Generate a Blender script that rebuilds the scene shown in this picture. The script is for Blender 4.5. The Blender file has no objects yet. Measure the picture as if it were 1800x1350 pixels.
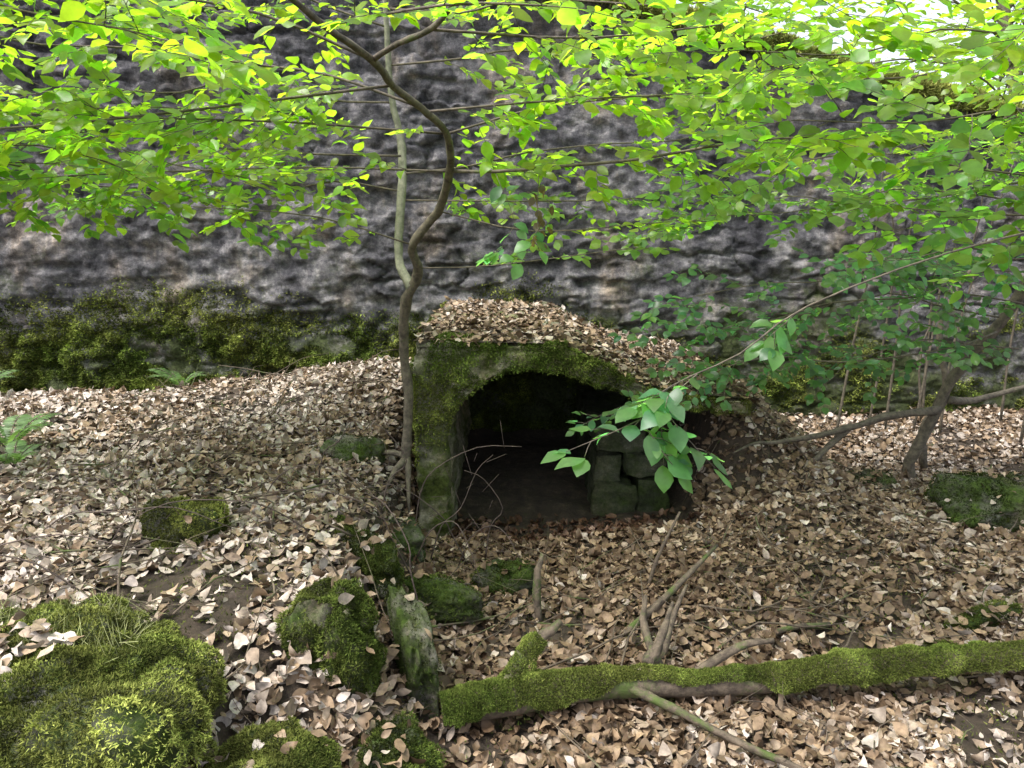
import bpy, math, random, bmesh
import numpy as np
from mathutils import Vector
rng=np.random.default_rng(7); random.seed(7)
S=bpy.context.scene
# ------------------------------------------------------------------ noise
def _h(i,j,k,s):
    n=(i*374761393+j*668265263+k*2147483647+s*1274126177)&0xffffffff
    n=((n^(n>>13))*1274126177)&0xffffffff
    n=(n^(n>>16))&0xffffffff
    return n/4294967295.0
def vn(p,s=0):
    p=np.asarray(p,float); f=np.floor(p).astype(np.int64); t=p-f; t=t*t*(3-2*t)
    i,j,k=f[...,0],f[...,1],f[...,2]; r=0
    for a in (0,1):
        for b in (0,1):
            for c in (0,1):
                w=(t[...,0] if a else 1-t[...,0])*(t[...,1] if b else 1-t[...,1])*(t[...,2] if c else 1-t[...,2])
                r=r+w*_h(i+a,j+b,k+c,s)
    return r*2-1
def fbm(p,o=4,s=0):
    p=np.asarray(p,float); r=0; a=.5
    for q in range(o):
        r=r+a*vn(p*2**q+q*17.3,s+q); a*=.5
    return r
def P3(x,y,z=0):
    x,y,z=np.broadcast_arrays(np.asarray(x,float),np.asarray(y,float),np.asarray(z,float))
    return np.stack([x,y,z],-1)
def ss(a,b,x):
    t=np.clip((x-a)/(b-a),0,1); return t*t*(3-2*t)
# ------------------------------------------------------------------ mesh
def mk(name,verts,loops,totals,mat,col=None,smooth=True,parent=None):
    verts=np.asarray(verts,np.float32).reshape(-1,3); loops=np.asarray(loops,np.int32).ravel(); totals=np.asarray(totals,np.int32)
    m=bpy.data.meshes.new(name)
    m.vertices.add(len(verts)); m.vertices.foreach_set('co',verts.ravel())
    m.loops.add(len(loops)); m.loops.foreach_set('vertex_index',loops)
    m.polygons.add(len(totals)); st=np.concatenate([[0],np.cumsum(totals)[:-1]]).astype(np.int32)
    m.polygons.foreach_set('loop_start',st); m.polygons.foreach_set('loop_total',totals)
    m.update(calc_edges=True)
    if smooth: m.polygons.foreach_set('use_smooth',np.ones(len(totals),bool))
    if col is not None:
        a=m.color_attributes.new('Col','FLOAT_COLOR','POINT')
        c=np.ones((len(verts),4),np.float32); c[:,:3]=col; a.data.foreach_set('color',c.ravel())
    m.materials.append(mat)
    o=bpy.data.objects.new(name,m); S.collection.objects.link(o)
    if parent: o.parent=parent
    return o
def empty(name):
    e=bpy.data.objects.new(name,None); S.collection.objects.link(e); e.empty_display_size=.2; return e
def grid_faces(nu,nv):
    i=np.arange(nu-1)[:,None]; j=np.arange(nv-1)[None]
    a=i*nv+j; return np.stack([a,a+nv,a+nv+1,a+1],-1).reshape(-1,4)
def unit(v): return v/np.maximum(np.linalg.norm(v,axis=-1,keepdims=True),1e-9)
# leaf template
SX=[.1,.3,.55,.8]; SW=[.17,.33,.36,.2]
T=[(0,0)];
for s,w in zip(SX,SW): T+= [(s,-w),(s,0),(s,w)]
T+=[(1,0)]; T=np.array(T)
TF=[(0,1,2),(0,2,3)]
for k in range(3):
    a=1+3*k; TF+=[(a,a+3,a+4,a+1),(a+1,a+4,a+5,a+2)]
TF+=[(10,13,11),(11,13,12)]
TFL=np.concatenate([np.array(f) for f in TF]); TFT=np.array([len(f) for f in TF])
def leaves(name,pos,dr,nm,size,fold,curl,col,mat,wid=.85,jit=.03,parent=None):
    n=len(pos); dr=unit(dr); nm=unit(nm-(nm*dr).sum(1,keepdims=True)*dr); sd=np.cross(nm,dr)
    X=np.repeat(T[None,:,0],n,0); Y=T[None,:,1]*np.asarray(wid).reshape(-1,1)*np.ones((n,1))
    Z=fold[:,None]*np.abs(Y)+curl[:,None]*((X-.5)**2)*1.6+rng.normal(0,1,(n,14))*jit
    V=pos[:,None,:]+size[:,None,None]*(X[...,None]*dr[:,None]+Y[...,None]*sd[:,None]+Z[...,None]*nm[:,None])
    L=(TFL[None]+14*np.arange(n)[:,None]).ravel(); 
    return mk(name,V.reshape(-1,3),L,np.tile(TFT,n),mat,np.repeat(col,14,0),True,parent)
def blades(name,pos,nm,ln,w,col,mat,parent=None,spread=.7):
    n=len(pos); d=unit(nm+rng.normal(0,spread,(n,3))); s=unit(np.cross(d,rng.normal(0,1,(n,3))))
    a=pos-s*w[:,None]; b=pos+s*w[:,None]; c=pos+d*ln[:,None]
    V=np.stack([a,b,c],1).reshape(-1,3)
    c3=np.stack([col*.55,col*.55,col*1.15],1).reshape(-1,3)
    return mk(name,V,np.arange(3*n),np.full(n,3),mat,c3,False,parent)
class Tubes:
    def __init__(s): s.V=[];s.F=[];s.n=0
    def add(s,pts,rad,sides=6,sub=3,rough=0,rv=.12):
        p=np.array(pts,float); r=np.array(rad,float)
        if sub>1 and len(p)>2:
            q=np.vstack([2*p[0]-p[1],p,2*p[-1]-p[-2]]); o=[];ro=[]
            for i in range(len(p)-1):
                for k in range(sub):
                    t=k/sub; a,b,c,d=q[i],q[i+1],q[i+2],q[i+3]
                    o.append(.5*((2*b)+(c-a)*t+(2*a-5*b+4*c-d)*t*t+(3*b-a-3*c+d)*t**3)); ro.append(r[i]*(1-t)+r[i+1]*t)
            o.append(p[-1]);ro.append(r[-1]); p=np.array(o);r=np.array(ro)
        if rough: p=p+rng.normal(0,1,p.shape)*rough*r[:,None]
        tg=unit(np.gradient(p,axis=0)); up=np.array([.13,.31,.94]); 
        if abs(tg.mean(0)@up)>.9: up=np.array([.9,.3,.1])
        a=unit(np.cross(tg,up)); b=np.cross(tg,a)
        th=np.linspace(0,2*np.pi,sides,endpoint=False)
        rr=r[:,None]*(1+ (rng.normal(0,rv,(len(p),sides)) if rough else 0))
        v=p[:,None]+rr[...,None]*(np.cos(th)[None,:,None]*a[:,None]+np.sin(th)[None,:,None]*b[:,None])
        n=len(p); i=np.arange(n-1)[:,None]; j=np.arange(sides)[None]; k=(j+1)%sides
        f=np.stack([i*sides+j,i*sides+k,(i+1)*sides+k,(i+1)*sides+j],-1).reshape(-1,4)+s.n
        s.V.append(v.reshape(-1,3)); s.F.append(f); s.n+=n*sides
        c0=s.n; s.V.append(np.array([p[0],p[-1]])); s.n+=2
        j=np.arange(sides);k=(j+1)%sides; base=c0-n*sides
        s.F.append(np.stack([base+k,base+j,np.full(sides,c0),np.full(sides,c0)],-1)[:, :4]); 
        e=c0-sides
        s.F.append(np.stack([e+j,e+k,np.full(sides,c0+1),np.full(sides,c0+1)],-1))
        return p,r
    def build(s,name,mat,parent=None):
        F=np.vstack(s.F); tri=F[:,2]==F[:,3]
        q=F[~tri]; t=F[tri][:,:3]
        return mk(name,np.vstack(s.V),np.concatenate([q.ravel(),t.ravel()]),np.concatenate([np.full(len(q),4),np.full(len(t),3)]),mat,None,True,parent)
# ------------------------------------------------------------------ materials
def mat(name):
    m=bpy.data.materials.new(name); m.use_nodes=True; n=m.node_tree; n.nodes.clear()
    o=n.nodes.new('ShaderNodeOutputMaterial'); return m,n,o
def N(n,t,**k):
    x=n.nodes.new(t)
    for a,b in k.items():
        if a in x.inputs.keys(): x.inputs[a].default_value=b
        else: setattr(x,a,b)
    return x
def ramp(n,stops):
    r=n.nodes.new('ShaderNodeValToRGB'); e=r.color_ramp.elements
    while len(e)<len(stops): e.new(.5)
    for q,(p,c) in zip(e,stops): q.position=p; q.color=(*c,1) if len(c)==3 else c
    return r
def noise(n,vec,scale,det=6,rough=.6,stretch=None):
    t=N(n,'ShaderNodeTexNoise',Scale=scale,Detail=det,Roughness=rough)
    if stretch is not None:
        mp=N(n,'ShaderNodeMapping'); mp.inputs['Scale'].default_value=stretch
        n.links.new(vec,mp.inputs[0]); vec=mp.outputs[0]
    n.links.new(vec,t.inputs['Vector']); return t
def mixc(n,f,a,b,mode='MIX'):
    m=n.nodes.new('ShaderNodeMix'); m.data_type='RGBA'; m.blend_type=mode
    for s,v in ((m.inputs[0],f),(m.inputs[6],a),(m.inputs[7],b)):
        if isinstance(v,bpy.types.NodeSocket): n.links.new(v,s)
        else: s.default_value=v if not isinstance(v,tuple) else (*v,1)
    return m.outputs[2]
def attr_mat(name,rough=.7,trans=0,tcol=(1,1,1),spec=.3,var=.35,scale=30):
    m,n,o=mat(name); a=N(n,'ShaderNodeAttribute',attribute_name='Col')
    g=N(n,'ShaderNodeNewGeometry'); t=noise(n,g.outputs['Position'],scale,3)
    r=ramp(n,[(.3,(1-var,)*3),(.7,(1+var*.6,)*3)]); n.links.new(t.outputs[0],r.inputs[0])
    c=mixc(n,1.0,a.outputs['Color'],r.outputs[0],'MULTIPLY')
    p=N(n,'ShaderNodeBsdfPrincipled',Roughness=rough); p.inputs['Specular IOR Level'].default_value=spec
    n.links.new(c,p.inputs['Base Color']); out=p.outputs[0]
    if trans:
        tr=N(n,'ShaderNodeBsdfTranslucent'); c2=mixc(n,1.0,c,tcol,'MULTIPLY'); n.links.new(c2,tr.inputs[0])
        mx=N(n,'ShaderNodeMixShader'); mx.inputs[0].default_value=trans
        n.links.new(out,mx.inputs[1]); n.links.new(tr.outputs[0],mx.inputs[2]); out=mx.outputs[0]
    n.links.new(out,o.inputs[0]); return m
M_litter=attr_mat('dry_leaf',.6,0,(1,.9,.7),.35,.4,45)
M_leaf=attr_mat('green_leaf',.34,.62,(2.6,2.8,1.7),.6,.2,25)
M_moss=attr_mat('moss_blade',.9,0,(1.3,1.4,.8),.1,.4,12)
M_fern=attr_mat('fern_leaf',.5,.4,(1.8,1.9,1),.4,.2,25)
def soil_mat():
    m,n,o=mat('forest_soil'); g=N(n,'ShaderNodeNewGeometry')
    t=noise(n,g.outputs['Position'],14,10,.75); r=ramp(n,[(.3,(.018,.013,.009)),(.55,(.06,.043,.028)),(.75,(.15,.11,.075))]); n.links.new(t.outputs[0],r.inputs[0])
    p=N(n,'ShaderNodeBsdfPrincipled',Roughness=.95); n.links.new(r.outputs[0],p.inputs['Base Color'])
    b=N(n,'ShaderNodeBump',Strength=.8,Distance=.03); n.links.new(t.outputs[0],b.inputs['Height']); n.links.new(b.outputs[0],p.inputs['Normal'])
    n.links.new(p.outputs[0],o.inputs[0]); return m
M_soil=soil_mat()
def stone_mat(name,lo,mid,hi,moss=.5,mossz=None,green=(.07,.11,.018),mscale=2.2,fine=22,bd=.02,streak=0,fc=1.0):
    m,n,o=mat(name); g=N(n,'ShaderNodeNewGeometry'); pos=g.outputs['Position']
    t=noise(n,pos,3.2,12,.82,(1,1,1.8)); r=ramp(n,[(.38,lo),(.5,mid),(.62,hi)]); n.links.new(t.outputs[0],r.inputs[0])
    t2=noise(n,pos,fine,10,.85); r2=ramp(n,[(.32,(1-.6*fc,)*3),(.5,(.96,.96,.96)),(.68,(1+.7*fc,1+.68*fc,1+.64*fc))]); n.links.new(t2.outputs[0],r2.inputs[0])
    c=mixc(n,1.0,r.outputs[0],r2.outputs[0],'MULTIPLY')
    t4=noise(n,pos,1.1,6,.7,(1.6,1,.8)); r4=ramp(n,[(.38,(.45,.45,.48)),(.52,(1,1,1)),(.66,(1.2,1.04,.84))]); n.links.new(t4.outputs[0],r4.inputs[0])
    c=mixc(n,1.0,c,r4.outputs[0],'MULTIPLY')
    if streak:
        t6=noise(n,pos,3.0,8,.75,(1.6,1,.5)); r6=ramp(n,[(.40,(.40,.40,.44)),(.52,(1,1,1)),(.66,(1.6,1.55,1.5))]); n.links.new(t6.outputs[0],r6.inputs[0])
        c=mixc(n,streak,c,mixc(n,1.0,c,r6.outputs[0],'MULTIPLY'))
    if moss>0:
        t3=noise(n,pos,mscale,8,.75); f=t3.outputs[0]
        if mossz is not None:
            sx=N(n,'ShaderNodeSeparateXYZ'); n.links.new(pos,sx.inputs[0])
            mr=N(n,'ShaderNodeMapRange'); mr.inputs[1].default_value=mossz[0]; mr.inputs[2].default_value=mossz[1]; mr.inputs[3].default_value=.20; mr.inputs[4].default_value=-.08
            n.links.new(sx.outputs[2],mr.inputs[0]); ad=N(n,'ShaderNodeMath',operation='ADD'); n.links.new(f,ad.inputs[0]); n.links.new(mr.outputs[0],ad.inputs[1]); f=ad.outputs[0]
        r3=ramp(n,[(1-moss-.06,(0,0,0)),(1-moss+.10,(1,1,1))]); n.links.new(f,r3.inputs[0])
        t5=noise(n,pos,35,5,.7); r5=ramp(n,[(.3,tuple(x*.3 for x in green)),(.7,tuple(x*1.7 for x in green))]); n.links.new(t5.outputs[0],r5.inputs[0])
        c=mixc(n,r3.outputs[0],c,r5.outputs[0])
    p=N(n,'ShaderNodeBsdfPrincipled',Roughness=.9); p.inputs['Specular IOR Level'].default_value=.25; n.links.new(c,p.inputs['Base Color'])
    b=N(n,'ShaderNodeBump',Strength=1,Distance=bd); n.links.new(t2.outputs[0],b.inputs['Height']); n.links.new(b.outputs[0],p.inputs['Normal'])
    n.links.new(p.outputs[0],o.inputs[0]); return m
M_wall=stone_mat('weathered_stone',(.06,.06,.064),(.175,.17,.178),(.40,.38,.37),.42,(.2,1.5),(.065,.08,.03),2.6,12,.05,.7,1.0)
M_culv=stone_mat('culvert_stone',(.10,.09,.06),(.26,.24,.17),(.45,.42,.32),.52,None,(.07,.09,.018),3)
M_block=stone_mat('shaded_stone',(.03,.033,.02),(.075,.08,.05),(.13,.13,.09),.5,None,(.035,.05,.012),3)  # mossy pier stone, darkened in colour for the shadow inside the opening
M_rock=stone_mat('rock',(.05,.045,.04),(.14,.13,.11),(.28,.26,.23),.56,None,(.05,.08,.012),3)
def bark(name,a,b,moss=0):
    m,n,o=mat(name); g=N(n,'ShaderNodeNewGeometry'); t=noise(n,g.outputs['Position'],28,8,.7); r=ramp(n,[(.35,a),(.65,b)]); n.links.new(t.outputs[0],r.inputs[0]); c=r.outputs[0]
    if moss:
        t3=noise(n,g.outputs['Position'],6,6,.7); r3=ramp(n,[(1-moss-.05,(0,0,0)),(1-moss+.05,(1,1,1))]); n.links.new(t3.outputs[0],r3.inputs[0])
        c=mixc(n,r3.outputs[0],c,(.07,.1,.02))
    p=N(n,'ShaderNodeBsdfPrincipled',Roughness=.85); n.links.new(c,p.inputs['Base Color'])
    bb=N(n,'ShaderNodeBump',Strength=.7,Distance=.01); n.links.new(t.outputs[0],bb.inputs['Height']); n.links.new(bb.outputs[0],p.inputs['Normal'])
    n.links.new(p.outputs[0],o.inputs[0]); return m
M_bark=bark('sapling_bark',(.05,.04,.03),(.17,.14,.10),.35)
M_bark2=bark('pale_bark',(.13,.13,.09),(.28,.27,.2),.3)
M_dead=bark('dead_wood',(.04,.028,.02),(.17,.13,.09),.42)
M_twig=bark('twig_bark',(.05,.035,.03),(.15,.11,.09))
# ------------------------------------------------------------------ terrain
def topz(x): return np.maximum(3.84-.25*x-.004*np.maximum(x,0)**2,1.0)+.04*vn(P3(x*1.5,0,0),5)
WY=7.0
def H(x,y):
    x=np.asarray(x,float); y=np.asarray(y,float)
    nz=fbm(P3(x*1.4,y*1.4,0),3,3)
    near=ss(3.6,4.2,y)
    xc=-.55*(1-near)-.74*near; w=.28*(1-near)+.12*near
    e=ss(1,-1,(x-xc+.14*nz*(1-near))/w)
    z=-.22+.04*(y-3)
    z=z+e*(.50-.28*ss(5,7,y)*ss(-1.6,-3.6,x)+.02*ss(3,1.5,y))
    z=z+e*.22*np.exp(-((x+1.05)/.75)**2-((y-5.9)/.9)**2)
    z=z-.14*e*ss(6.3,6.9,y)
    z=z-.34*np.exp(-((x+.72)/.24)**2-((y-1.9)/.35)**2)-.12*np.exp(-((x+1.4)/.5)**2-((y-1.4)/.3)**2)
    z=z+.50*np.exp(-((x-1.88)/.36)**2-((y-5.2)/.6)**2)
    z=z+.45*ss(1.35,1.5,x)*ss(1.9,1.6,x)*ss(4.7,5.0,y)*ss(6.6,6.0,y)
    z=z-.10*np.exp(-((x-.2)/.6)**2-((y-4.2)/.6)**2)
    z=z-.18*ss(4.3,4.8,y)*ss(-.7,-.55,x)*ss(1.4,1.2,x)
    z=z+.10*fbm(P3(x*1.1,y*1.1,4),4,9)+.04*fbm(P3(x*5,y*5,4),3,11)
    far=np.maximum(np.hypot(x,y-3)-9,0)
    z=z+.04*far*(.5+.5*vn(P3(x*.05,y*.05,0),2))
    back=ss(WY+.22,WY+.34,y)
    return z*(1-back)+(topz(x)-.22+.02*np.maximum(y-8,0)+.1*vn(P3(x*.7,y*.7,0),4))*back
def axis(lo,hi,s,far,g=1.25):
    a=list(np.arange(lo,hi,s)); st=s;v=hi
    while v<far: a.append(v); st*=g; v+=st
    a.append(far); st=s; v=lo-s; b=[]
    while v>-far: b.append(v); st*=g; v-=st
    b.append(-far); return np.array(b[::-1]+a)
ax=axis(-5,5.5,.05,180); ay=axis(.6,7.6,.05,180)
X,Y=np.meshgrid(ax,ay,indexing='ij')
F=grid_faces(len(ax),len(ay))
mk('ground',P3(X,Y,H(X,Y)).reshape(-1,3),F.ravel(),np.full(len(F),4),M_soil)
def Hn(x,y):
    e=.03; return unit(np.stack([-(H(x+e,y)-H(x-e,y))/(2*e),-(H(x,y+e)-H(x,y-e))/(2*e),np.ones_like(x)],-1))
# ------------------------------------------------------------------ wall
xs=np.arange(-11,12,.022); ts=np.linspace(0,1,270)
Xw,Tw=np.meshgrid(xs,ts,indexing='ij'); Zw=-.7+(topz(Xw)+.7)*Tw
def wall_disp(x,z):
    ch=.20; zz=z/ch+.35*vn(P3(x*.6,z*.5,1),21)+.25*vn(P3(x*2.4,z*2,1),22)+.20*vn(P3(x*9,z*9,1),20)
    row=np.floor(zz); fr=zz-row
    ri=row.astype(np.int64)
    L=.28+.22*_h(ri,ri*5,ri*3,8); xx=x/L+_h(ri,ri*3,ri*7,5)*5+.35*vn(P3(x*4,z*7,0),23)
    colm=np.floor(xx); fx=xx-colm; ci=colm.astype(np.int64)
    d=_h(ri,ci,ci*0,9)
    dv=np.minimum(fr,1-fr)*ch; dh=np.minimum(fx,1-fx)*L
    j=np.minimum(dv,dh*1.0+.004)
    keep=ss(-.15,.28,fbm(P3(x*1.6,z*2.2,0),4,31))
    o=.055*(d-.5)*(.35+.65*keep)*ss(.0,.02,j)-.035*ss(.028,.004,j)*keep
    o=o+.055*fbm(P3(x*1.8,z*2.8,3),4,24)+.065*fbm(P3(x*9,z*12,3),4,25)
    o=o-.04*ss(.3,.5,vn(P3(x*1.4,z*6,0),27))*ss(2,-1,x)
    return o
D=wall_disp(Xw,Zw)
def bulge(x,z):
    mb=ss(1.15,.3,z+.35*vn(P3(x*1.4,0,0),41))*(.30+.70*ss(.5,-1.0,x))
    return mb*(.03+.20*np.clip(fbm(P3(x*3,z*4,0),4,42)+.25,0,1))
Yw=WY+.03*Zw-D-bulge(Xw,Zw)
Fw=grid_faces(len(xs),len(ts))
wall=empty('stone_retaining_wall')
mk('wall_face',P3(Xw,Yw,Zw).reshape(-1,3),Fw.ravel(),np.full(len(Fw),4),M_wall,parent=wall)
cx=np.arange(-11,12,.05); ct=np.linspace(0,1,16); Cx,Ct=np.meshgrid(cx,ct,indexing='ij')
def cop(x,t):
    an=t*np.pi*1.25-.15*np.pi; nn=fbm(P3(x*3,t*4,0),4,51)
    return P3(x,WY+.33-np.cos(an)*.37-.09*nn,topz(x)+np.sin(an)*.13+.02+.09*nn),an
Pc,_=cop(Cx,Ct); Fc=grid_faces(len(cx),len(ct))
M_mossy=stone_mat('mossy_coping',(.08,.07,.05),(.16,.15,.1),(.3,.28,.2),.72,None,(.12,.16,.03),3)
mk('wall_coping',Pc.reshape(-1,3),Fc.ravel(),np.full(len(Fc),4),M_mossy,parent=wall)
def mosscol(pos,b=1.0,yel=0):
    n=len(pos); k=(.75+.6*fbm(pos*4,3,61))[:,None]*rng.uniform(.6,1.35,(n,1))
    a=np.array([.110,.165,.028]); c=np.array([.25,.27,.065]); m=np.clip(.4+yel+fbm(pos*2,3,62)+rng.normal(0,.2,n),0,1)[:,None]
    return (a*(1-m)+c*m)*k*b
n=45000; i=rng.uniform(-1,6.5,n); tt=rng.uniform(0,.75,n)
pp,an=cop(i,tt)
blades('coping_moss',pp,P3(0*i,-np.cos(an)*.6,np.sin(an)+.5),rng.uniform(.02,.07,n),rng.uniform(.004,.009,n),mosscol(pp,1.8,.4),M_moss,wall)
n=520000; x=rng.uniform(-5.5,5.5,n); z=rng.uniform(-.3,1.35,n)
lft=ss(1.2,-.2,x)
pm=ss(1.15,.55,z+.30*vn(P3(x*1.3,0,0),41)+.3*fbm(P3(x*4,z*5,0),3,43)+.35*(1-lft))*(.55+.45*lft)
pm=pm*ss(-.26,.05,fbm(P3(x*3,z*5,2),4,44)+.14*lft-.08)
k=rng.random(n)<pm; x=x[k];z=z[k]
y=WY+.03*z-wall_disp(x,z)-bulge(x,z)
k=z>H(x,y)-.03; x=x[k];y=y[k];z=z[k]; n=len(x); pp=P3(x,y-.005,z)
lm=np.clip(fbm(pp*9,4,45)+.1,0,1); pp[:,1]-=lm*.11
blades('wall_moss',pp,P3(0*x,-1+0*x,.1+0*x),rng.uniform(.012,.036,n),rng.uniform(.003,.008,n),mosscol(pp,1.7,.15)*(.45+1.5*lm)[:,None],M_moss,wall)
# ------------------------------------------------------------------ culvert
culv=empty('stone_culvert')
FY=4.5
prof=[(-.61,-.7),(-.61,1.0),(.31,.985),(.55,.87),(.82,.73),(1.10,.67),(1.50,.635),(1.50,.53),(1.22,.565),(.80,.635),(.62,.70),(.45,.775),(.30,.815),(.12,.83),(-.04,.805),(-.18,.745),(-.29,.65),(-.37,.53),(-.41,.38),(-.42,-.7)]
def extr(name,prof,y0,y1,m,vox=.02,amp=.03,par=None,joints=True):
    bm=bmesh.new(); vs=[bm.verts.new((a,y0,b)) for a,b in prof]; f=bm.faces.new(vs)
    r=bmesh.ops.extrude_face_region(bm,geom=[f]); 
    for g in r['geom']:
        if isinstance(g,bmesh.types.BMVert): g.co.y=y1
    bmesh.ops.recalc_face_normals(bm,faces=bm.faces); me=bpy.data.meshes.new(name); bm.to_mesh(me); bm.free()
    o=bpy.data.objects.new(name,me); S.collection.objects.link(o)
    md=o.modifiers.new('r','REMESH'); md.mode='VOXEL'; md.voxel_size=vox
    bpy.context.view_layer.update(); dg=bpy.context.evaluated_depsgraph_get(); me2=bpy.data.meshes.new_from_object(o.evaluated_get(dg))
    o.modifiers.clear(); o.data=me2
    nv=len(me2.vertices); co=np.zeros(nv*3); me2.vertices.foreach_get('co',co); co=co.reshape(-1,3)
    no=np.zeros(nv*3,np.float32); me2.vertices.foreach_get('normal',no); no=no.reshape(-1,3)
    d=amp*1.2*fbm(co*3,4,71)+amp*.9*fbm(co*12,3,72)
    if joints:
        q=co[:,2]/.24+.08*vn(co*5,4); rr=np.floor(q); fr=q-rr; d=d-.014*ss(.07,.01,np.minimum(fr,1-fr))
        q=co[:,0]/.4+rr*.43; fr=q-np.floor(q); d=d-.012*ss(.04,.01,np.minimum(fr,1-fr))
    co=co+no*d[:,None]; me2.vertices.foreach_set('co',co.ravel()); me2.update()
    me2.polygons.foreach_set('use_smooth',np.ones(len(me2.polygons),bool)); me2.materials.clear(); me2.materials.append(m); o.parent=par
    return o,co,no
cb,cco,cno=extr('culvert_body',prof,FY,WY+.05,M_culv,.02,.04,culv)
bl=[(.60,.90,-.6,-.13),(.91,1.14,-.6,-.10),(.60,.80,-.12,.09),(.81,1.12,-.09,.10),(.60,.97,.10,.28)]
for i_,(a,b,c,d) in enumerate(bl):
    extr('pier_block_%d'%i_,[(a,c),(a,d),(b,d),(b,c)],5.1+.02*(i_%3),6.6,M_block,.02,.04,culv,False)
ok=((cno[:,1]<-.5)&(cco[:,1]<FY+.1))|((cno[:,2]>.4)&(cco[:,1]<FY+.2))|((cno[:,0]<-.5)&(cco[:,2]>.2))
idx=np.where(ok)[0]; n=170000; q=rng.choice(idx,n); pp=cco[q]+rng.normal(0,.012,(n,3))*(1-np.abs(cno[q])); nm=cno[q]
pr=ss(.2,.85,pp[:,2]+.6*fbm(pp*3,3,81)+.25*ss(-.2,-.6,pp[:,0])*(pp[:,2]>.35))
pr=np.maximum(pr,ss(.4,.9,pp[:,2])*.5)*ss(-.28,.1,fbm(pp*5,4,82))
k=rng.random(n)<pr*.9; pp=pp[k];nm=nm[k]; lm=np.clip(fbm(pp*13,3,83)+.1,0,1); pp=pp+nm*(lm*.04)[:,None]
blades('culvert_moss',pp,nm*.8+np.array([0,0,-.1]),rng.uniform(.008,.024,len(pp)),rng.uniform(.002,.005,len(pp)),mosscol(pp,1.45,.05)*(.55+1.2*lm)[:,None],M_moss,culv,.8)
px=np.array([p[0] for p in prof[1:7]]); pz=np.array([p[1] for p in prof[1:7]])
def roof(x,y):
    e=np.minimum(np.minimum((x+.61)/.25,(1.53-x)/.2),(y-FY+.0)/.5); e=np.clip(e,0,1)
    return np.interp(x,px,pz)+.008+(.005+.05*fbm(P3(x*2.5,y*2.5,0),3,91))*e*e*(3-2*e)
rx=np.linspace(-.6,1.49,60); ry=np.linspace(FY+.03,WY,70); RX,RY=np.meshgrid(rx,ry,indexing='ij'); Fr=grid_faces(60,70)
mk('roof_earth',P3(RX,RY,roof(RX,RY)).reshape(-1,3),Fr.ravel(),np.full(len(Fr),4),M_soil,parent=culv)
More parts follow.
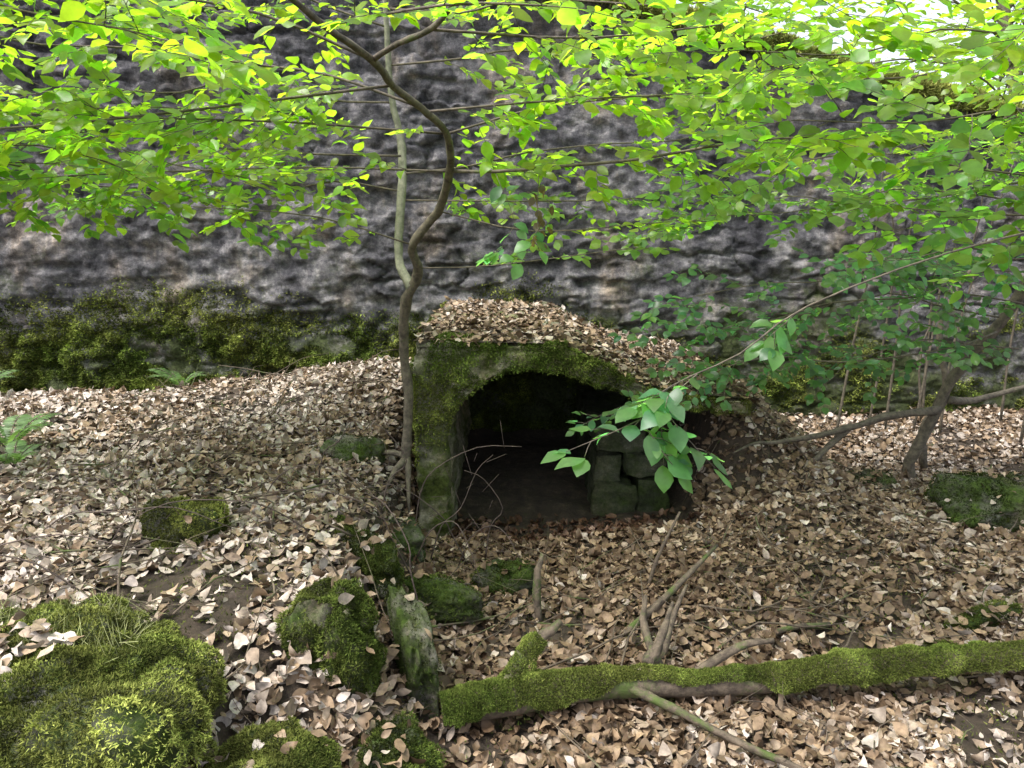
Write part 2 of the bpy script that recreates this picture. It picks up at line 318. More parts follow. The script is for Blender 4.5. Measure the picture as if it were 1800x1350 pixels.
# ------------------------------------------------------------------ rocks
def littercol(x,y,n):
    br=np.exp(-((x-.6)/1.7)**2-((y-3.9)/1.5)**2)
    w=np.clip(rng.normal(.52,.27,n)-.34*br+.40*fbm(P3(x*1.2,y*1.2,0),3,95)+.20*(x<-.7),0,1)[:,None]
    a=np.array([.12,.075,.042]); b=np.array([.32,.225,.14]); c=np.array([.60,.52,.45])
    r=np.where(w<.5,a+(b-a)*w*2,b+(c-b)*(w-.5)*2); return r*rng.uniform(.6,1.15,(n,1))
def rock(name,c,s,seed,mossf=1.0,nb=25000,boxy=.0,rotz=0,tilt=0,bl=(.006,.016),ylw=0,b=1.2,lump=.05,bare=.0,lv=14):
    nb=int(nb*1.4)
    nu,nv=96,64; u=np.linspace(0,2*np.pi,nu); v=np.linspace(-np.pi/2,np.pi/2,nv)
    U,V=np.meshgrid(u,v,indexing='ij'); d=np.stack([np.cos(U)*np.cos(V),np.sin(U)*np.cos(V),np.sin(V)],-1)
    def surf(d):
        p=5 if boxy else 3.2
        r=1/((np.abs(d)**p).sum(-1))**(1/p)
        r=r*(1+.45*fbm(d*1.5+seed,3,seed)+.16*fbm(d*5+seed,3,seed+1)*(1-boxy*.6))
        q=d*r[...,None]*np.array(s)
        a=rotz; b=tilt
        q=np.stack([q[...,0],q[...,1]*math.cos(b)-q[...,2]*math.sin(b),q[...,1]*math.sin(b)+q[...,2]*math.cos(b)],-1)
        q=np.stack([q[...,0]*math.cos(a)-q[...,1]*math.sin(a),q[...,0]*math.sin(a)+q[...,1]*math.cos(a),q[...,2]],-1)
        return q+np.array(c)
    Fk=grid_faces(nu,nv); par=empty(name)
    mk('stone',surf(d).reshape(-1,3),Fk.ravel(),np.full(len(Fk),4),M_rock,parent=par)
    dd=unit(rng.normal(0,1,(nb,3))); pp=surf(dd); e=.03
    t1=unit(np.cross(dd,[.3,.2,.93])); t2=np.cross(dd,t1)
    n_=unit(np.cross(surf(unit(dd+e*t1))-pp,surf(unit(dd+e*t2))-pp)); n_*=np.sign((n_*(pp-np.array(c))).sum(1,keepdims=True))
    up=(n_[:,2]>.6)&(pp[:,2]>H(pp[:,0],pp[:,1]))
    iu=np.where(up)[0]
    if lv and len(iu)>lv:
        if lv>50:
            q=iu[rng.random(len(iu))<np.exp(-((pp[iu,0]+1.55)/.22)**2-((pp[iu,1]-1.95)/.14)**2)]; q=q[:lv] if len(q)>lv else q
            if len(q)==0: q=rng.choice(iu,20)
        else: q=rng.choice(iu,lv)
        leaves('resting_leaves',pp[q]+[0,0,.045 if lv>50 else .025],rng.normal(0,1,(len(q),3))*[1,1,.2],n_[q]+rng.normal(0,.35,(len(q),3)),rng.uniform(.035,.075,len(q)),rng.normal(.15,.3,len(q)),rng.normal(.1,.5,len(q)),littercol(pp[q,0],pp[q,1],len(q)),M_litter,.8,.04,par)
    k=(rng.random(nb)<mossf*ss(-.8,.1,n_[:,2]-bare+.6*fbm(pp*6,3,5))*ss(-.42,-.2,fbm(pp*5,4,9)-bare*.3))&(pp[:,2]>H(pp[:,0],pp[:,1])-.02)
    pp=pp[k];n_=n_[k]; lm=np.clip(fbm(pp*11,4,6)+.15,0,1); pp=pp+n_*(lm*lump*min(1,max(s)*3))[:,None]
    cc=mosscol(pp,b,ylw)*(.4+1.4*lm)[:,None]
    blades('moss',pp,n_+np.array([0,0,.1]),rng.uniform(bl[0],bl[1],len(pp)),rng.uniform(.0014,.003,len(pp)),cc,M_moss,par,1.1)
rock('mossy_boulder',(-1.42,1.92,.16),(.53,.40,.31),3,1,290000,ylw=.3,b=1.9,lump=.07,lv=110)
rock('mossy_boulder',(-.74,1.90,.0),(.20,.18,.19),5,1,80000,ylw=.25,b=1.7,lv=8)
rock('mossy_boulder',(-.67,2.48,.12),(.15,.16,.26),8,1,70000,b=1.2,bare=.15,lv=4)
rock('mossy_boulder',(-.41,2.12,-.17),(.15,.2,.19),11,.9,40000,b=1.0,bare=.2)
rock('mossy_rock',(-1.47,3.12,.33),(.17,.10,.17),13,1,34000,ylw=.1,b=1.3,bare=.1,lv=6)
rock('mossy_rock',(-.76,3.28,.17),(.28,.10,.12),15,.9,34000,rotz=-.75,bare=.1,b=1.2)
rock('stone_slab',(-.42,2.78,.0),(.06,.24,.17),17,.25,8000,.6,.35,.25,b=.8,lv=3)
rock('mossy_rock',(-.05,3.66,-.17),(.16,.10,.11),19,.7,12000,b=.9,bare=.2)
rock('stone_block',(-1.00,4.40,.32),(.16,.13,.10),21,.4,8000,.8,-.3,b=.8,lv=6)
rock('mossy_rock',(3.10,4.55,-.10),(.36,.24,.20),23,.8,34000,b=.6,ylw=-.2,bare=.2,lv=45)
rock('mossy_rock',(2.5,5.0,-.16),(.22,.18,.12),24,.6,12000,b=.5,ylw=-.2,bare=.3,lv=40)
rock('mossy_rock',(-1.62,4.75,.25),(.28,.10,.09),25,.7,16000,b=.9,bare=.2,lv=25)
rock('mossy_rock',(1.95,3.05,-.23),(.14,.05,.06),27,.9,9000)
rock('mossy_rock',(2.35,3.35,-.22),(.22,.05,.06),29,.9,9000,rotz=.4)
rock('mossy_rock',(-.35,3.35,-.10),(.20,.09,.10),33,.6,9000,rotz=-.5,b=1,bare=.3)
rock('mossy_rock',(-.95,3.75,.20),(.18,.09,.09),35,.5,9000,rotz=-.6,b=.9,bare=.3)
rock('stone_block',(-.62,3.85,-.02),(.11,.18,.11),37,.3,4000,.7,.3,b=.7)
n=60000; x=rng.uniform(-3.2,3.2,n); y=rng.uniform(1.6,6.6,n)
k=(fbm(P3(x*1.6,y*1.6,8),4,121)>.20)&~((x>-.62)&(x<1.5)&(y>4.3)); x=x[k];y=y[k]
pp=P3(x,y,H(x,y)); lm=np.clip(fbm(pp*12,3,6)+.1,0,1); pp[:,2]+=.01+lm*.03
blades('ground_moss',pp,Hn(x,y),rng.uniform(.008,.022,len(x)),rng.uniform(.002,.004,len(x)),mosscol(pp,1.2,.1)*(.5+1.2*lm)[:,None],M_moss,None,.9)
# ------------------------------------------------------------------ log
logm=empty('mossy_log')
tb=Tubes()
lp=[(-.27,2.52,-.12),(0,2.58,-.105),(.35,2.66,-.10),(.7,2.70,-.13),(1.05,2.72,-.12),(1.5,2.80,-.115),(2.05,2.86,-.11),(2.9,3.0,-.10)]
lr=[.058,.066,.060,.046,.052,.058,.050,.04]
LP,LR=tb.add(lp,lr,20,8,.01,.02)
tb.add([(-.02,2.6,-.08),(.05,2.66,.02),(.12,2.7,.08),(.2,2.74,.13)],[.04,.032,.024,.014],10,4,.06)
tb.add([(.45,2.66,-.10),(.62,2.55,-.13),(.85,2.4,-.17),(1.1,2.25,-.2),(1.25,2.15,-.22)],[.022,.017,.014,.010,.006],10,4,.08)
tb.add([(.55,2.72,-.05),(.62,2.8,.02),(.70,2.95,.1)],[.026,.02,.008],8,4,.08)
tb.add([(.75,2.72,-.1),(.95,2.8,-.02),(1.1,2.82,.0)],[.022,.018,.010],8,4,.08)
tb.build('trunk',M_dead,logm)
def mosstube(name,LP,LR,nb,par,lo=-.4,holes=True):
    i=rng.uniform(0,len(LP)-1.001,nb); k=i.astype(int); f=(i-k)[:,None]; p=LP[k]*(1-f)+LP[k+1]*f; r=LR[k]*(1-f[:,0])+LR[k+1]*f[:,0]
    tg=unit(LP[k+1]-LP[k]); a=unit(np.cross(tg,[0,0,1.])); u=np.cross(a,tg); th=rng.uniform(0,2*np.pi,nb)
    nm=np.cos(th)[:,None]*a+np.sin(th)[:,None]*u; lm=np.clip(fbm((p+nm*r[:,None])*13,3,6)+.1,0,1)
    pp=p+nm*(r*1.08+lm*.035)[:,None]
    t=lo+.6*fbm(pp*7,3,7)
    if holes: t=t+1.0*ss(.30,.45,pp[:,0])*ss(1.15,.95,pp[:,0])+.5*ss(.2,.4,fbm(P3(pp[:,0]*3,0,0),2,8))
    keep=nm[:,2]>t
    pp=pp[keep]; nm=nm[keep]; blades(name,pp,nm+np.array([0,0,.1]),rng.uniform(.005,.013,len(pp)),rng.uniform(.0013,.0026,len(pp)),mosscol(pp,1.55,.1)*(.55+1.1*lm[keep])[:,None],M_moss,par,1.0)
mosstube('log_moss',LP,LR,220000,logm)
mosstube('branch_moss',np.array([(-.02,2.6,-.08),(.05,2.66,.02),(.12,2.7,.08)]),np.array([.042,.035,.026]),9000,logm,-.5,False)
# ------------------------------------------------------------------ litter
n=215000; x=rng.uniform(-6,6.2,n); y=rng.uniform(1.2,7.0,n); k=(np.abs(x)<.80*y+.7)
k&=rng.random(n)<np.where(y>5.2,.65,1.0)
inn=(x>-.62)&(x<1.3)&(y>4.55); k&=~(inn&(rng.random(n)<ss(4.5,5.1,y)*.8+.2))
k&=rng.random(n)>.72*ss(.16,.34,fbm(P3(x*1.9,y*1.9,0),4,97))
k&=rng.random(n)>.55*ss(.18,.26,fbm(P3(x*1.6,y*1.6,8),4,121))
k&=rng.random(n)>.6*np.exp(-((x+.62)/.22)**2-((y-3.9)/.7)**2)
x=x[k];y=y[k]; n=len(x); nm=Hn(x,y)+rng.normal(0,.55,(n,3)); z=H(x,y)+rng.uniform(.0,.04,n)
dr=rng.normal(0,1,(n,3)); dr[:,2]*=.35
lc=littercol(x,y,n); inn=(x>-.62)&(x<1.3)&(y>4.5); lc[inn]*=np.array([.45,.34,.3])  # leaves inside the culvert tinted dark: interior shade put into their colour
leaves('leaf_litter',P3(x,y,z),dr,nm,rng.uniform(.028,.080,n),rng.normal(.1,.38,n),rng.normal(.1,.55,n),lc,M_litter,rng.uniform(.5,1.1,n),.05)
n=3800; x=rng.uniform(-.60,1.52,n); y=rng.uniform(FY+.0,WY-.05,n); nm=rng.normal(0,.4,(n,3))+np.array([0,0,1.]); nm[:,0]+=.5*ss(.3,.5,x)
dr=rng.normal(0,1,(n,3)); dr[:,2]*=.3; dr[:,2]-=.4*dr[:,0]*ss(.3,.5,x)
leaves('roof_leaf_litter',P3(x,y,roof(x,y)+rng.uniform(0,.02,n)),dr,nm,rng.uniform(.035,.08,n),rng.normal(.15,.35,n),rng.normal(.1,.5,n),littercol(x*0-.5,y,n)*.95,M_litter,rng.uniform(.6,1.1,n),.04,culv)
# ------------------------------------------------------------------ fallen sticks
def gz(x,y): return float(H(x,y))
tb=Tubes()
for i in range(420):
    x0=random.uniform(-3,3.5); y0=random.uniform(1.8,6.4); a=random.uniform(0,math.pi); L=random.uniform(.12,.9); r=random.choice((.0015,.002,.003,.004,.006))
    if -.7<x0<1.5 and y0>4.1: continue
    pts=[]; lift=random.choice((0,0,.05,.12))
    for t in (0,.33,.66,1):
        xx=x0+math.cos(a)*L*t+random.gauss(0,.03); yy=y0+math.sin(a)*L*t+random.gauss(0,.03)
        pts.append((xx,yy,gz(xx,yy)+.03+random.uniform(0,.05)+lift*t))
    tb.add(pts,[r,r*.9,r*.7,r*.4],5,2)
tb.add([(.13,3.3,gz(.13,3.3)-.05),(.12,3.35,0),(.15,3.4,.12)],[.022,.02,.010],7,3,.1)
tb.add([(.72,3.6,gz(.72,3.6)),(.76,3.6,.0),(.88,3.65,.24)],[.012,.01,.006],6,3)
tb.add([(.45,3.1,gz(.45,3.1)),(.8,3.4,-.08),(1.1,3.7,.03)],[.018,.016,.010],7,3,.1)
tb.add([(.62,2.75,-.1),(.58,2.95,-.02),(.60,3.05,.08)],[.022,.018,.01],7,3,.1)
tb.add([(.66,2.95,-.17),(.74,3.1,-.05),(.82,3.2,.06)],[.018,.014,.006],7,3,.1)
tb.add([(1.55,3.3,gz(1.55,3.3)+.03),(1.3,3.2,-.17),(1.1,3.1,-.2)],[.015,.015,.015],7,3,.1)
tb.build('fallen_branches',M_dead)
tb=Tubes()
for (a,b,c) in [((-.55,3.9,.0),(-.42,3.8,.42),(.05,3.7,.58)),((-.45,3.8,-.1),(-.28,3.8,.2),(-.10,3.75,.52)),((-.25,3.85,-.15),(-.38,3.7,.2),(-.75,3.6,.42)),((-.30,3.8,-.15),(-.12,3.7,.14),(.05,3.6,-.02)),((-.5,3.6,0),(-.3,3.5,.25),(-.15,3.4,-.05)),((-.15,3.9,-.15),(-.05,3.8,.2),(-.25,3.7,.45)),((-.7,3.7,.2),(-.55,3.7,.5),(-.75,3.6,.75)),((-1.1,4,.3),(-.95,3.9,.55),(-.8,3.9,.65)),((-.5,3.4,0),(-.65,3.3,.4),(-1.2,3.2,.5)),((-.9,3.2,.3),(-1.2,3.0,.55),(-1.7,2.9,.45)),((-.4,3.0,0),(-.45,3.0,.35),(-.65,3.1,.55)),((-1.6,2.6,.3),(-1.9,2.5,.55),(-1.3,2.4,.6)),((-2.2,3.2,.3),(-1.7,3.0,.5),(-1.2,3.0,.42)),((-1.3,3.6,.3),(-1.0,3.5,.55),(-.6,3.4,.35))]:
    a=np.array(a);b=np.array(b);c=np.array(c)
    tb.add([a,(a+b)/2+[-.02,0,.05],b,(b+c)/2+[0,0,.06],c],[.004,.0035,.003,.0025,.0015],5,3)
    for t in (.3,.5,.7,.9):
        q=a*(1-t)**2+2*b*t*(1-t)+c*t*t; q=q+[0,0,.02]; tb.add([q,q+[random.uniform(-.14,.14),random.uniform(-.05,.05),random.uniform(-.02,.16)]],[.0018,.001],4,1)
tb.build('bramble_stems',M_twig)
# ------------------------------------------------------------------ trees: sprays
class Leafer:
    def __init__(s): s.p=[];s.d=[];s.n=[];s.s=[];s.c=[]
    def add(s,p,d,n,z,c): s.p.append(p);s.d.append(d);s.n.append(n);s.s.append(z);s.c.append(c)
    def build(s,name,par):
        n=len(s.p); 
        if not n: return
        return leaves(name,np.array(s.p),np.array(s.d),np.array(s.n),np.array(s.s),rng.normal(.12,.15,n),rng.normal(-.15,.2,n),np.array(s.c),M_leaf,rng.uniform(.75,1.05,n),.018,par)
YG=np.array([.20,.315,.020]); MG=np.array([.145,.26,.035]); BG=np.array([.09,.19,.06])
def spray(tb,lf,p0,d,L,size=.07,col=YG,droop=.15,dens=1,tilt=.38):
    p0=np.array(p0,float); d=unit(np.array(d,float)); m=max(3,int(L/.08)); pts=[p0]; dd=d.copy()
    for i in range(m):
        dd=unit(dd+np.array([random.gauss(0,.13),random.gauss(0,.13),random.gauss(-droop*.25,.07)])); pts.append(pts[-1]+dd*L/m)
    tb.add(pts,np.linspace(.0020,.0009,m+1),4,1)
    pts=np.array(pts); up=unit(np.array([random.gauss(0,.22),random.gauss(-tilt,.25),1.]))
    def put(pos,ax,side):
        sd=unit(np.cross(up,ax))*side; ld=unit(ax*.7+sd*random.uniform(.6,1.1)+np.array([0,0,random.gauss(-.22,.22)]))
        c=col*random.uniform(.6,1.35); c=c*np.array([random.uniform(.75,1.25),1,random.uniform(.7,1.8)])
        lf.add(pos,ld,up+np.random.normal(0,.30,3),size*random.uniform(.6,1.25),c)
    side=1
    for i in range(1,m+1):
        ax=unit(pts[i]-pts[i-1])
        for t in (.35,.85):
            if random.random()<dens: put(pts[i-1]*(1-t)+pts[i]*t,ax,side)
            side=-side
        if i<m and random.random()<.7:
            sx=unit(ax*.7+unit(np.cross(up,ax))*random.choice((-1,1))*.8+np.array([0,0,-.05])); q=pts[i]; l2=L*random.uniform(.2,.45); e=q+sx*l2
            tb.add([q,(q+e)/2+[0,0,.005],e],[.0014,.0011,.0007],4,1)
            for t in np.arange(.3,1.01,.05/max(l2,.06)*.8):
                if random.random()<dens: put(q*(1-t)+e*t,sx,side); side=-side
            lf.add(e,sx,up,size*.9,col*random.uniform(.8,1.2))
    lf.add(pts[-1],dd,up,size,col)
np.random.seed(3)
def limb(tb,lf,pts,r0,r1,size=.08,col=YG,step=.115,sl=(.22,.52),start=.12,dens=.95,droop=.15):
    p=np.array(pts,float)
    if len(p)==2:
        L=np.linalg.norm(p[1]-p[0]); k=max(3,int(L/.35)); off=np.cumsum(np.random.normal(0,.06,(k,3)),0)
        ps=[p[0]]
        for i in range(1,k+1): t=i/k; ps.append(p[0]*(1-t)+p[1]*t+off[i-1]*[1,1,.9]+[0,0,.12*math.sin(t*3.1)*random.uniform(.3,1)])
        p=np.array(ps)
    P,R=tb.add(p,np.linspace(r0,r1,len(p))*.7,6,3)
    seg=np.linalg.norm(np.diff(P,axis=0),axis=1); cum=np.concatenate([[0],np.cumsum(seg)]); tot=cum[-1]; s=start*tot; sd=1
    while s<tot:
        k=min(np.searchsorted(cum,s)-1,len(P)-2); k=max(k,0); f=(s-cum[k])/seg[k]; q=P[k]*(1-f)+P[k+1]*f; ax=unit(P[k+1]-P[k])
        hd=unit(np.cross([0,0,1.],ax))*sd
        spray(tb,lf,q,ax*random.uniform(.2,1)+hd*random.uniform(.4,1)+np.array([0,0,random.gauss(-.02,.34)]),random.uniform(*sl),size,col,droop,dens)
        sd=-sd; s+=step*random.uniform(.5,1.6)
    spray(tb,lf,P[-1],P[-1]-P[-2],random.uniform(*sl),size,col,droop,dens)
sap=empty('beech_sapling'); tb=Tubes(); tw=Tubes(); lf=Leafer()
tb.add([(-.66,4.37,.25),(-.645,4.35,.40),(-.62,4.33,.7),(-.637,4.3,.973),(-.607,4.2,1.254),(-.515,4.1,1.451),(-.529,4.0,1.605),(-.38,3.9,1.78),(-.302,3.7,1.963),(-.295,3.5,2.11),(-.39,3.35,2.197),(-.487,3.2,2.264),(-.538,3.05,2.329),(-.659,2.8,2.39),(-.737,2.6,2.44),(-.85,2.3,2.5)],
       [.036,.030,.028,.027,.029,.028,.023,.022,.020,.016,.015,.014,.015,.012,.010,.008],10,4,.06)
tb.add([(-.538,3.05,2.329),(-.42,2.95,2.368),(-.285,2.85,2.394),(-.195,2.75,2.459),(-.1,2.6,2.55)],[.012,.011,.01,.009,.006],8,3,.05)
for a,b in (((-.66,4.37,.3),(-.75,4.15,.18)),((-.65,4.37,.33),(-.62,4.2,.02)),((-.65,4.36,.32),(-.85,4.45,.3))):
    tb.add([a,tuple((np.array(a)+np.array(b))/2+[0,0,.02]),b],[.025,.018,.008],7,3,.08)
tb2=Tubes()
tb2.add([(-.56,4.14,1.36),(-.652,4.3,1.535),(-.64,4.4,1.856),(-.64,4.5,2.148),(-.693,4.5,2.43),(-.707,4.5,2.76),(-.72,4.5,3.2),(-.75,4.5,3.7)],[.026,.025,.024,.022,.018,.016,.013,.01],10,4,.05)
tb2.build('pale_stem',M_bark2,sap)
limb(tw,lf,[(-.302,3.7,1.963),(-.079,3.55,1.95),(.244,3.3,1.957),(.504,3.1,1.966),(.823,2.8,2.0),(1.1,2.6,2.0)],.013,.005,.072,YG,.10,(.2,.4),.2)
limb(tw,lf,[(-.39,3.35,2.2),(-2.5,3.2,2.2)],.009,.004)
limb(tw,lf,[(-.487,3.2,2.264),(-1.6,3.0,2.1),(-2.4,3.0,2.05)],.009,.004)
limb(tw,lf,[(-.54,3.05,2.33),(-2.2,2.6,2.33)],.009,.004)
limb(tw,lf,[(-.66,2.8,2.39),(-.2,2.4,2.35),(.1,2.3,2.32)],.008,.004,.08,YG,.10,(.2,.35))
limb(tw,lf,[(-.195,2.75,2.459),(.5,2.6,2.45),(1.2,2.5,2.42)],.009,.004)
limb(tw,lf,[(-.285,2.85,2.39),(.3,3.1,2.42),(.9,3.2,2.5)],.008,.004)
limb(tw,lf,[(-.295,3.5,2.11),(.2,3.6,2.25),(.9,3.6,2.3)],.008,.004,.08,YG,.10)
limb(tw,lf,[(-.38,3.4,2.19),(.1,3.2,2.2),(.7,3.0,2.2)],.008,.004,.08,YG,.12)
limb(tw,lf,[(-.30,3.7,1.96),(-1.0,3.7,1.98),(-2.0,3.5,1.93)],.008,.004,.075,YG,.12)
limb(tw,lf,[(-.295,3.5,2.11),(-.9,3.2,2.12),(-1.5,2.9,2.1)],.008,.004,.075,YG,.12,(.15,.35))
limb(tw,lf,[(-.529,4.0,1.605),(-1.0,3.9,1.75),(-1.6,3.8,1.8)],.007,.003,.07,YG,.15,(.15,.3),.2,.8)
limb(tw,lf,[(-.50,4.08,1.48),(-.1,3.95,1.5),(.6,3.7,1.6)],.006,.003,.06,MG,.22,(.12,.25),.3,.7)
limb(tw,lf,[(-.38,3.9,1.78),(.1,3.7,1.68),(.7,3.6,1.72)],.006,.003,.065,YG,.15,(.12,.3),.3,.8)
limb(tw,lf,[(-.64,4.45,2.0),(1.2,4.6,2.3)],.009,.004,.08,YG,.12)
limb(tw,lf,[(-.62,4.4,1.85),(.4,4.5,1.85),(1.2,4.6,1.9)],.007,.004,.07,MG,.14,(.2,.4))
limb(tw,lf,[(-.69,4.5,2.4),(-3,4.5,2.45)],.009,.004)
limb(tw,lf,[(-.7,4.5,2.6),(1.6,4.4,2.75)],.009,.004)
limb(tw,lf,[(-.7,4.5,2.8),(-2.6,4.3,2.95)],.009,.004)
limb(tw,lf,[(-.7,4.5,2.9),(1.4,4.2,3.0)],.009,.004)
limb(tw,lf,[(-.64,4.45,2.1),(-2.6,4.3,2.1)],.009,.004,.08,YG,.12)
limb(tw,lf,[(-.64,4.42,1.9),(-2.4,4.6,1.88)],.008,.004,.075,MG,.13)
for i in range(15):
    q=np.array([.12+random.gauss(0,.03),3.3+random.gauss(0,.03),1.88-i*.018]); lf.add(q,np.array([random.gauss(0,.4),random.gauss(0,.3),-1.]),np.random.normal(0,1,3),.045,np.array([.085,.06,.03]))
tw.add([(.12,3.38,1.96),(.11,3.3,1.75),(.12,3.3,1.58)],[.002,.0015,.001],4,3)
for q,d,L in [((-.079,3.55,1.95),(.3,-.5,-.9),.36),((.12,3.3,1.7),(-.6,-.5,-.6),.2),((-.02,3.5,1.62),(-.9,-.2,-.5),.12)]:
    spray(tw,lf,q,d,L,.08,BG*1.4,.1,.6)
tb.build('trunk',M_bark,sap); tw.build('twigs',M_bark,sap); lf.build('leaves',sap)
nl=len(lf.p)
hz=empty('hazel_tree'); tb=Tubes(); tw=Tubes(); lf=Leafer()
tb.add([(2.95,5.2,-.2),(2.93,5.2,.0),(3.02,5.15,.35),(3.15,5.1,.75),(3.4,5.0,1.2),(3.45,4.7,1.9),(3.4,4.6,2.7),(3.3,4.5,3.4)],[.05,.042,.036,.036,.036,.032,.028,.02],10,4,.08)
tb.add([(3.05,5.13,.42),(2.6,5.0,.40),(2.2,4.9,.32),(1.8,4.8,.28),(1.6,4.7,.3),(1.42,4.55,.28)],[.032,.026,.02,.014,.009,.005],8,4,.08)
tb.add([(2.35,4.95,.35),(2.15,4.9,.18),(1.95,4.8,.06),(1.85,4.8,-.1)],[.022,.02,.018,.015],8,4,.08)
tb.add([(3.1,5.12,.5),(3.4,5.3,.45),(3.9,5.4,.55)],[.03,.025,.015],8,4,.05)
tb.add([(3.15,5.4,-.1),(3.1,5.4,.2),(3.25,5.4,.5),(3.2,5.5,1.0),(3.5,5.5,1.6)],[.03,.028,.025,.02,.012],8,4,.05)
for i in range(9):
    x0=random.uniform(2.6,4.6); y0=random.uniform(5.7,6.7); tb.add([(x0,y0,gz(x0,y0)-.05),(x0+random.gauss(0,.06),y0,.7),(x0+random.gauss(0,.15),y0-.1,1.5),(x0+random.gauss(0,.3),y0-.3,2.2)],[.012,.010,.007,.004],6,3,.04)
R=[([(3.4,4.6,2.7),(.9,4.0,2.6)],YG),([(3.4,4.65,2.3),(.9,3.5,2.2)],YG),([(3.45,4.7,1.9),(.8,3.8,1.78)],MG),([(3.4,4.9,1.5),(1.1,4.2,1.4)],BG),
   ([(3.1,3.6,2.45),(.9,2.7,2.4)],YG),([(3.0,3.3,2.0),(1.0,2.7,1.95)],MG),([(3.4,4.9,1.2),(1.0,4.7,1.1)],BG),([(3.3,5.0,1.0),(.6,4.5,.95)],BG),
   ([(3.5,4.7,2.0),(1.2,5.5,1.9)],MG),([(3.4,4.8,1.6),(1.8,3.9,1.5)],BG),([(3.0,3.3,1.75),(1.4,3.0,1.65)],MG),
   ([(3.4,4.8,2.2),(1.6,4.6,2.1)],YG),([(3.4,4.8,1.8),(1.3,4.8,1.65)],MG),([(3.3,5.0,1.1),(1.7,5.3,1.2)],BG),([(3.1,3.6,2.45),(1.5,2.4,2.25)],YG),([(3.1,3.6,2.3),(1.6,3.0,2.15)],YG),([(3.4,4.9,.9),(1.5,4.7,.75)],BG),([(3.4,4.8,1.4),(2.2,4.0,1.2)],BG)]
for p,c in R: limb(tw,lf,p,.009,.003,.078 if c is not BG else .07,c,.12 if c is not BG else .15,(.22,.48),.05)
tw.add([(3.4,4.65,2.4),(3.2,4.0,2.45),(3.1,3.6,2.45)],[.014,.012,.011],6,3); tw.add([(3.45,4.7,2.0),(3.2,4.0,2.0),(3.0,3.3,2.0)],[.014,.012,.011],6,3)
tw.add([(3.0,3.3,2.0),(3.02,3.3,1.85),(3.0,3.3,1.75)],[.011,.01,.009],6,3)
tw.add([(3.0,3.3,1.75),(2.2,2.9,1.72),(1.4,2.4,1.62),(.84,2.1,1.48),(.625,2.0,1.36),(.43,1.95,1.28),(.34,1.9,1.20),(.30,1.88,1.16)],[.006,.005,.0035,.0028,.0023,.002,.0016,.0012],5,3)
for q,d,L in [((.43,1.95,1.28),(-.5,-.1,-.15),.12),((.34,1.9,1.20),(-.9,-.2,-.45),.22),((.34,1.9,1.20),(.5,-.2,-.8),.17),((.5,1.96,1.31),(-.7,-.3,-.55),.15),((.40,1.93,1.23),(.6,-.1,-.7),.22),((.40,1.93,1.23),(.2,-.1,-.9),.16),((.8,2.08,1.46),(-.5,-.2,-.4),.12)]:
    spray(tw,lf,q,d,L,.075,BG*1.15,.1,.75,.35)
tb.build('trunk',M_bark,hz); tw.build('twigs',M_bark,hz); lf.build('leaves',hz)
nl+=len(lf.p)
lb=empty('beech_tree'); tb=Tubes(); tw=Tubes(); lf=Leafer()
tb.add([(-3.6,3.4,0),(-3.55,3.4,1),(-3.5,3.4,2),(-3.5,3.4,3),(-3.4,3.5,4.2)],[.09,.08,.07,.06,.04],12,4,.03)
for p,c in [([(-3.5,3.4,2.6),(-1.2,3.0,2.5)],YG),([(-3.5,3.4,2.2),(-1.4,3.3,2.0)],YG),([(-3.5,3.4,1.95),(-1.7,3.2,1.88)],YG),([(-3.5,3.4,2.9),(-1.4,4.2,2.8)],YG),([(-3.5,3.5,2.4),(-1.5,4.6,2.3)],YG),([(-3.5,3.4,1.75),(-2.2,3.7,1.75)],MG),([(-3.5,3.4,2.7),(-1.0,2.5,2.35)],YG),([(-3.5,3.4,2.1),(-2.0,4.4,2.0)],YG),([(-3.5,3.4,3.1),(-1.8,4.6,3.1)],YG),([(-3.5,3.4,1.9),(-1.6,4.3,1.85)],MG)]:
    limb(tw,lf,p,.010,.003,.08,c,.12,(.25,.5),.1)
tb.build('trunk',M_bark,lb); tw.build('twigs',M_bark,lb); lf.build('leaves',lb)
nl+=len(lf.p); print('LEAVES',nl)
# ------------------------------------------------------------------ trees behind wall
for (x0,y0,h,sp,ncl) in [(3.0,12.5,7,2.2,26),(6.2,10,6,2.6,44),(8.5,13,9,3.5,50),(1.0,14,9,3.2,34),(4.6,17,10,3.5,34),(7.5,8.8,4.5,1.9,40)]:
    e=empty('woodland_tree'); tb=Tubes(); z0=gz(x0,y0)-.1
    tr=[(x0+random.gauss(0,.1)*t,y0+random.gauss(0,.1)*t,z0+h*t/4) for t in range(5)]; tb.add(tr,[.10,.09,.07,.05,.02],9,4,.04)
    P=[]
    for i in range(ncl):
        t=random.uniform(.04,1); a=random.uniform(0,6.28); r=sp*random.uniform(.3,1)*(1-.5*t); c=np.array([x0+math.cos(a)*r,y0+math.sin(a)*r,z0+h*t+.2])
        b=np.array([x0,y0,z0+h*max(t-.08,.02)]); tb.add([b,(b+c)/2+[0,0,.12],c],[.02,.012,.004],5,3)
        m=random.randint(50,110); P.append(c+np.random.normal(0,1,(m,3))*[.5,.5,.18])
    P=np.vstack(P); n=len(P); tb.build('trunk',M_bark,e)
    leaves('leaves',P,rng.normal(0,1,(n,3))*[1,1,.4],rng.normal(0,.5,(n,3))+[0,-.3,1],rng.uniform(.08,.14,n),rng.normal(.1,.1,n),rng.normal(-.1,.1,n),(YG*1.2)*rng.uniform(.6,1.4,(n,1)),M_leaf,.9,.01,e)
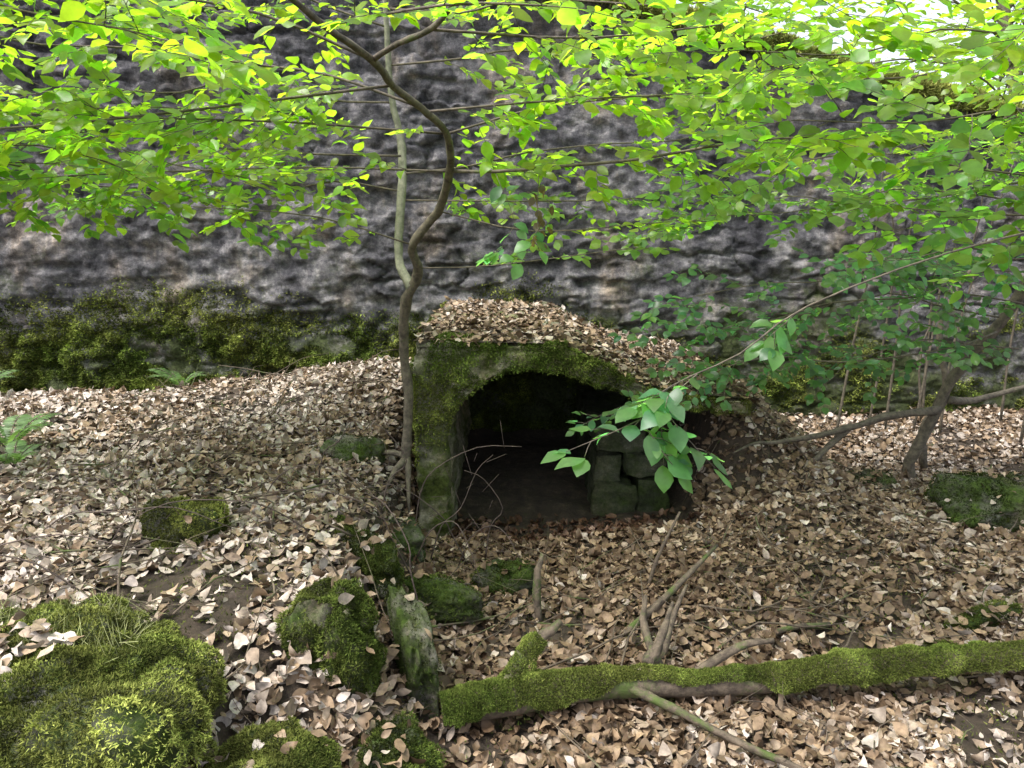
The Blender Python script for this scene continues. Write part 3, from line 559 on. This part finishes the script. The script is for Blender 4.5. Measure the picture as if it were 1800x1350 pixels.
# ------------------------------------------------------------------ ferns
def fern(x,y,z,k=7,L=.35):
    e=empty('fern'); tb=Tubes(); Pp=[];Dd=[];Nn=[];Ss=[]
    for i in range(k):
        a=6.28*i/k+random.gauss(0,.2); l=L*random.uniform(.7,1.1); pts=[]
        for t in np.linspace(0,1,14):
            pts.append(np.array([x+math.cos(a)*l*t*.85,y+math.sin(a)*l*t*.85,z+l*(1.25*t-.85*t*t)]))
        tb.add(pts,np.linspace(.003,.0008,14),4,1); pts=np.array(pts)
        for j in range(2,14):
            ax=unit(pts[j]-pts[j-1]); s=unit(np.cross([0,0,1.],ax)); w=l*.24*math.sin(math.pi*min(1,(j/13)*.85+.12))
            for sg in (-1,1):
                for tt in (0,.5):
                    q=pts[j]*(1-tt)+pts[j-1]*tt; Pp.append(q);Dd.append(s*sg+ax*.3+[0,0,-.15]);Nn.append(np.cross(ax,s)*-1 if np.cross(ax,s)[2]<0 else np.cross(ax,s));Ss.append(w)
    n=len(Pp); tb.build('rachis',M_twig,e)
    leaves('fronds',np.array(Pp),np.array(Dd),np.array(Nn)+np.random.normal(0,.15,(n,3)),np.array(Ss),np.zeros(n),rng.normal(-.1,.1,n),np.array([.12,.21,.07])*rng.uniform(.6,1.3,(n,1)),M_fern,.30,.01,e)
for fx,fy,k,L in ((-2.95,6.45,6,.40),(-4.6,6.2,8,.45),(-3.05,4.3,8,.36),(-2.75,3.9,6,.28)): fern(fx,fy,gz(fx,fy)+.04,k,L)
n=700; x=rng.uniform(-1.95,-1.15,n); y=rng.uniform(1.95,2.25,n); pp=P3(x,y,.46+0*x)
blades('grass_tuft',pp,np.tile([0,0,1.],(n,1)),rng.uniform(.05,.13,n),rng.uniform(.0008,.0016,n),np.array([.34,.36,.16])*rng.uniform(.7,1.4,(n,1)),M_moss,None,.9)
# ------------------------------------------------------------------ light
sd=Vector((-.42,-.22,.88)).normalized()
w=bpy.data.worlds.new('World'); S.world=w; w.use_nodes=True; nt=w.node_tree; nt.nodes.clear()
sk=nt.nodes.new('ShaderNodeTexSky'); sk.sky_type='NISHITA'; sk.sun_disc=False; sk.sun_elevation=math.asin(sd.z); sk.sun_rotation=math.atan2(sd.x,sd.y)
sk.air_density=1.0; sk.dust_density=4.0
hs=nt.nodes.new('ShaderNodeHueSaturation'); hs.inputs['Saturation'].default_value=.45; hs.inputs['Value'].default_value=2.6
bg=nt.nodes.new('ShaderNodeBackground'); bg.inputs[1].default_value=.15; wo=nt.nodes.new('ShaderNodeOutputWorld')
nt.links.new(sk.outputs[0],hs.inputs['Color']); nt.links.new(hs.outputs[0],bg.inputs[0]); nt.links.new(bg.outputs[0],wo.inputs[0])
ld=bpy.data.lights.new('sun','SUN'); ld.energy=4.0; ld.angle=math.radians(22); ld.color=(1,.98,.96)
lo=bpy.data.objects.new('sun',ld); S.collection.objects.link(lo); lo.rotation_euler=sd.to_track_quat('Z','Y').to_euler()
S.view_settings.view_transform='Standard'; S.view_settings.look='None'; S.view_settings.exposure=0
cd=bpy.data.cameras.new('camera'); cd.sensor_width=36; cd.lens=26; cd.clip_end=600; cd.clip_start=.05
co=bpy.data.objects.new('camera',cd); S.collection.objects.link(co); co.location=(0,0,1.7); co.rotation_euler=(math.radians(78),0,0); S.camera=co
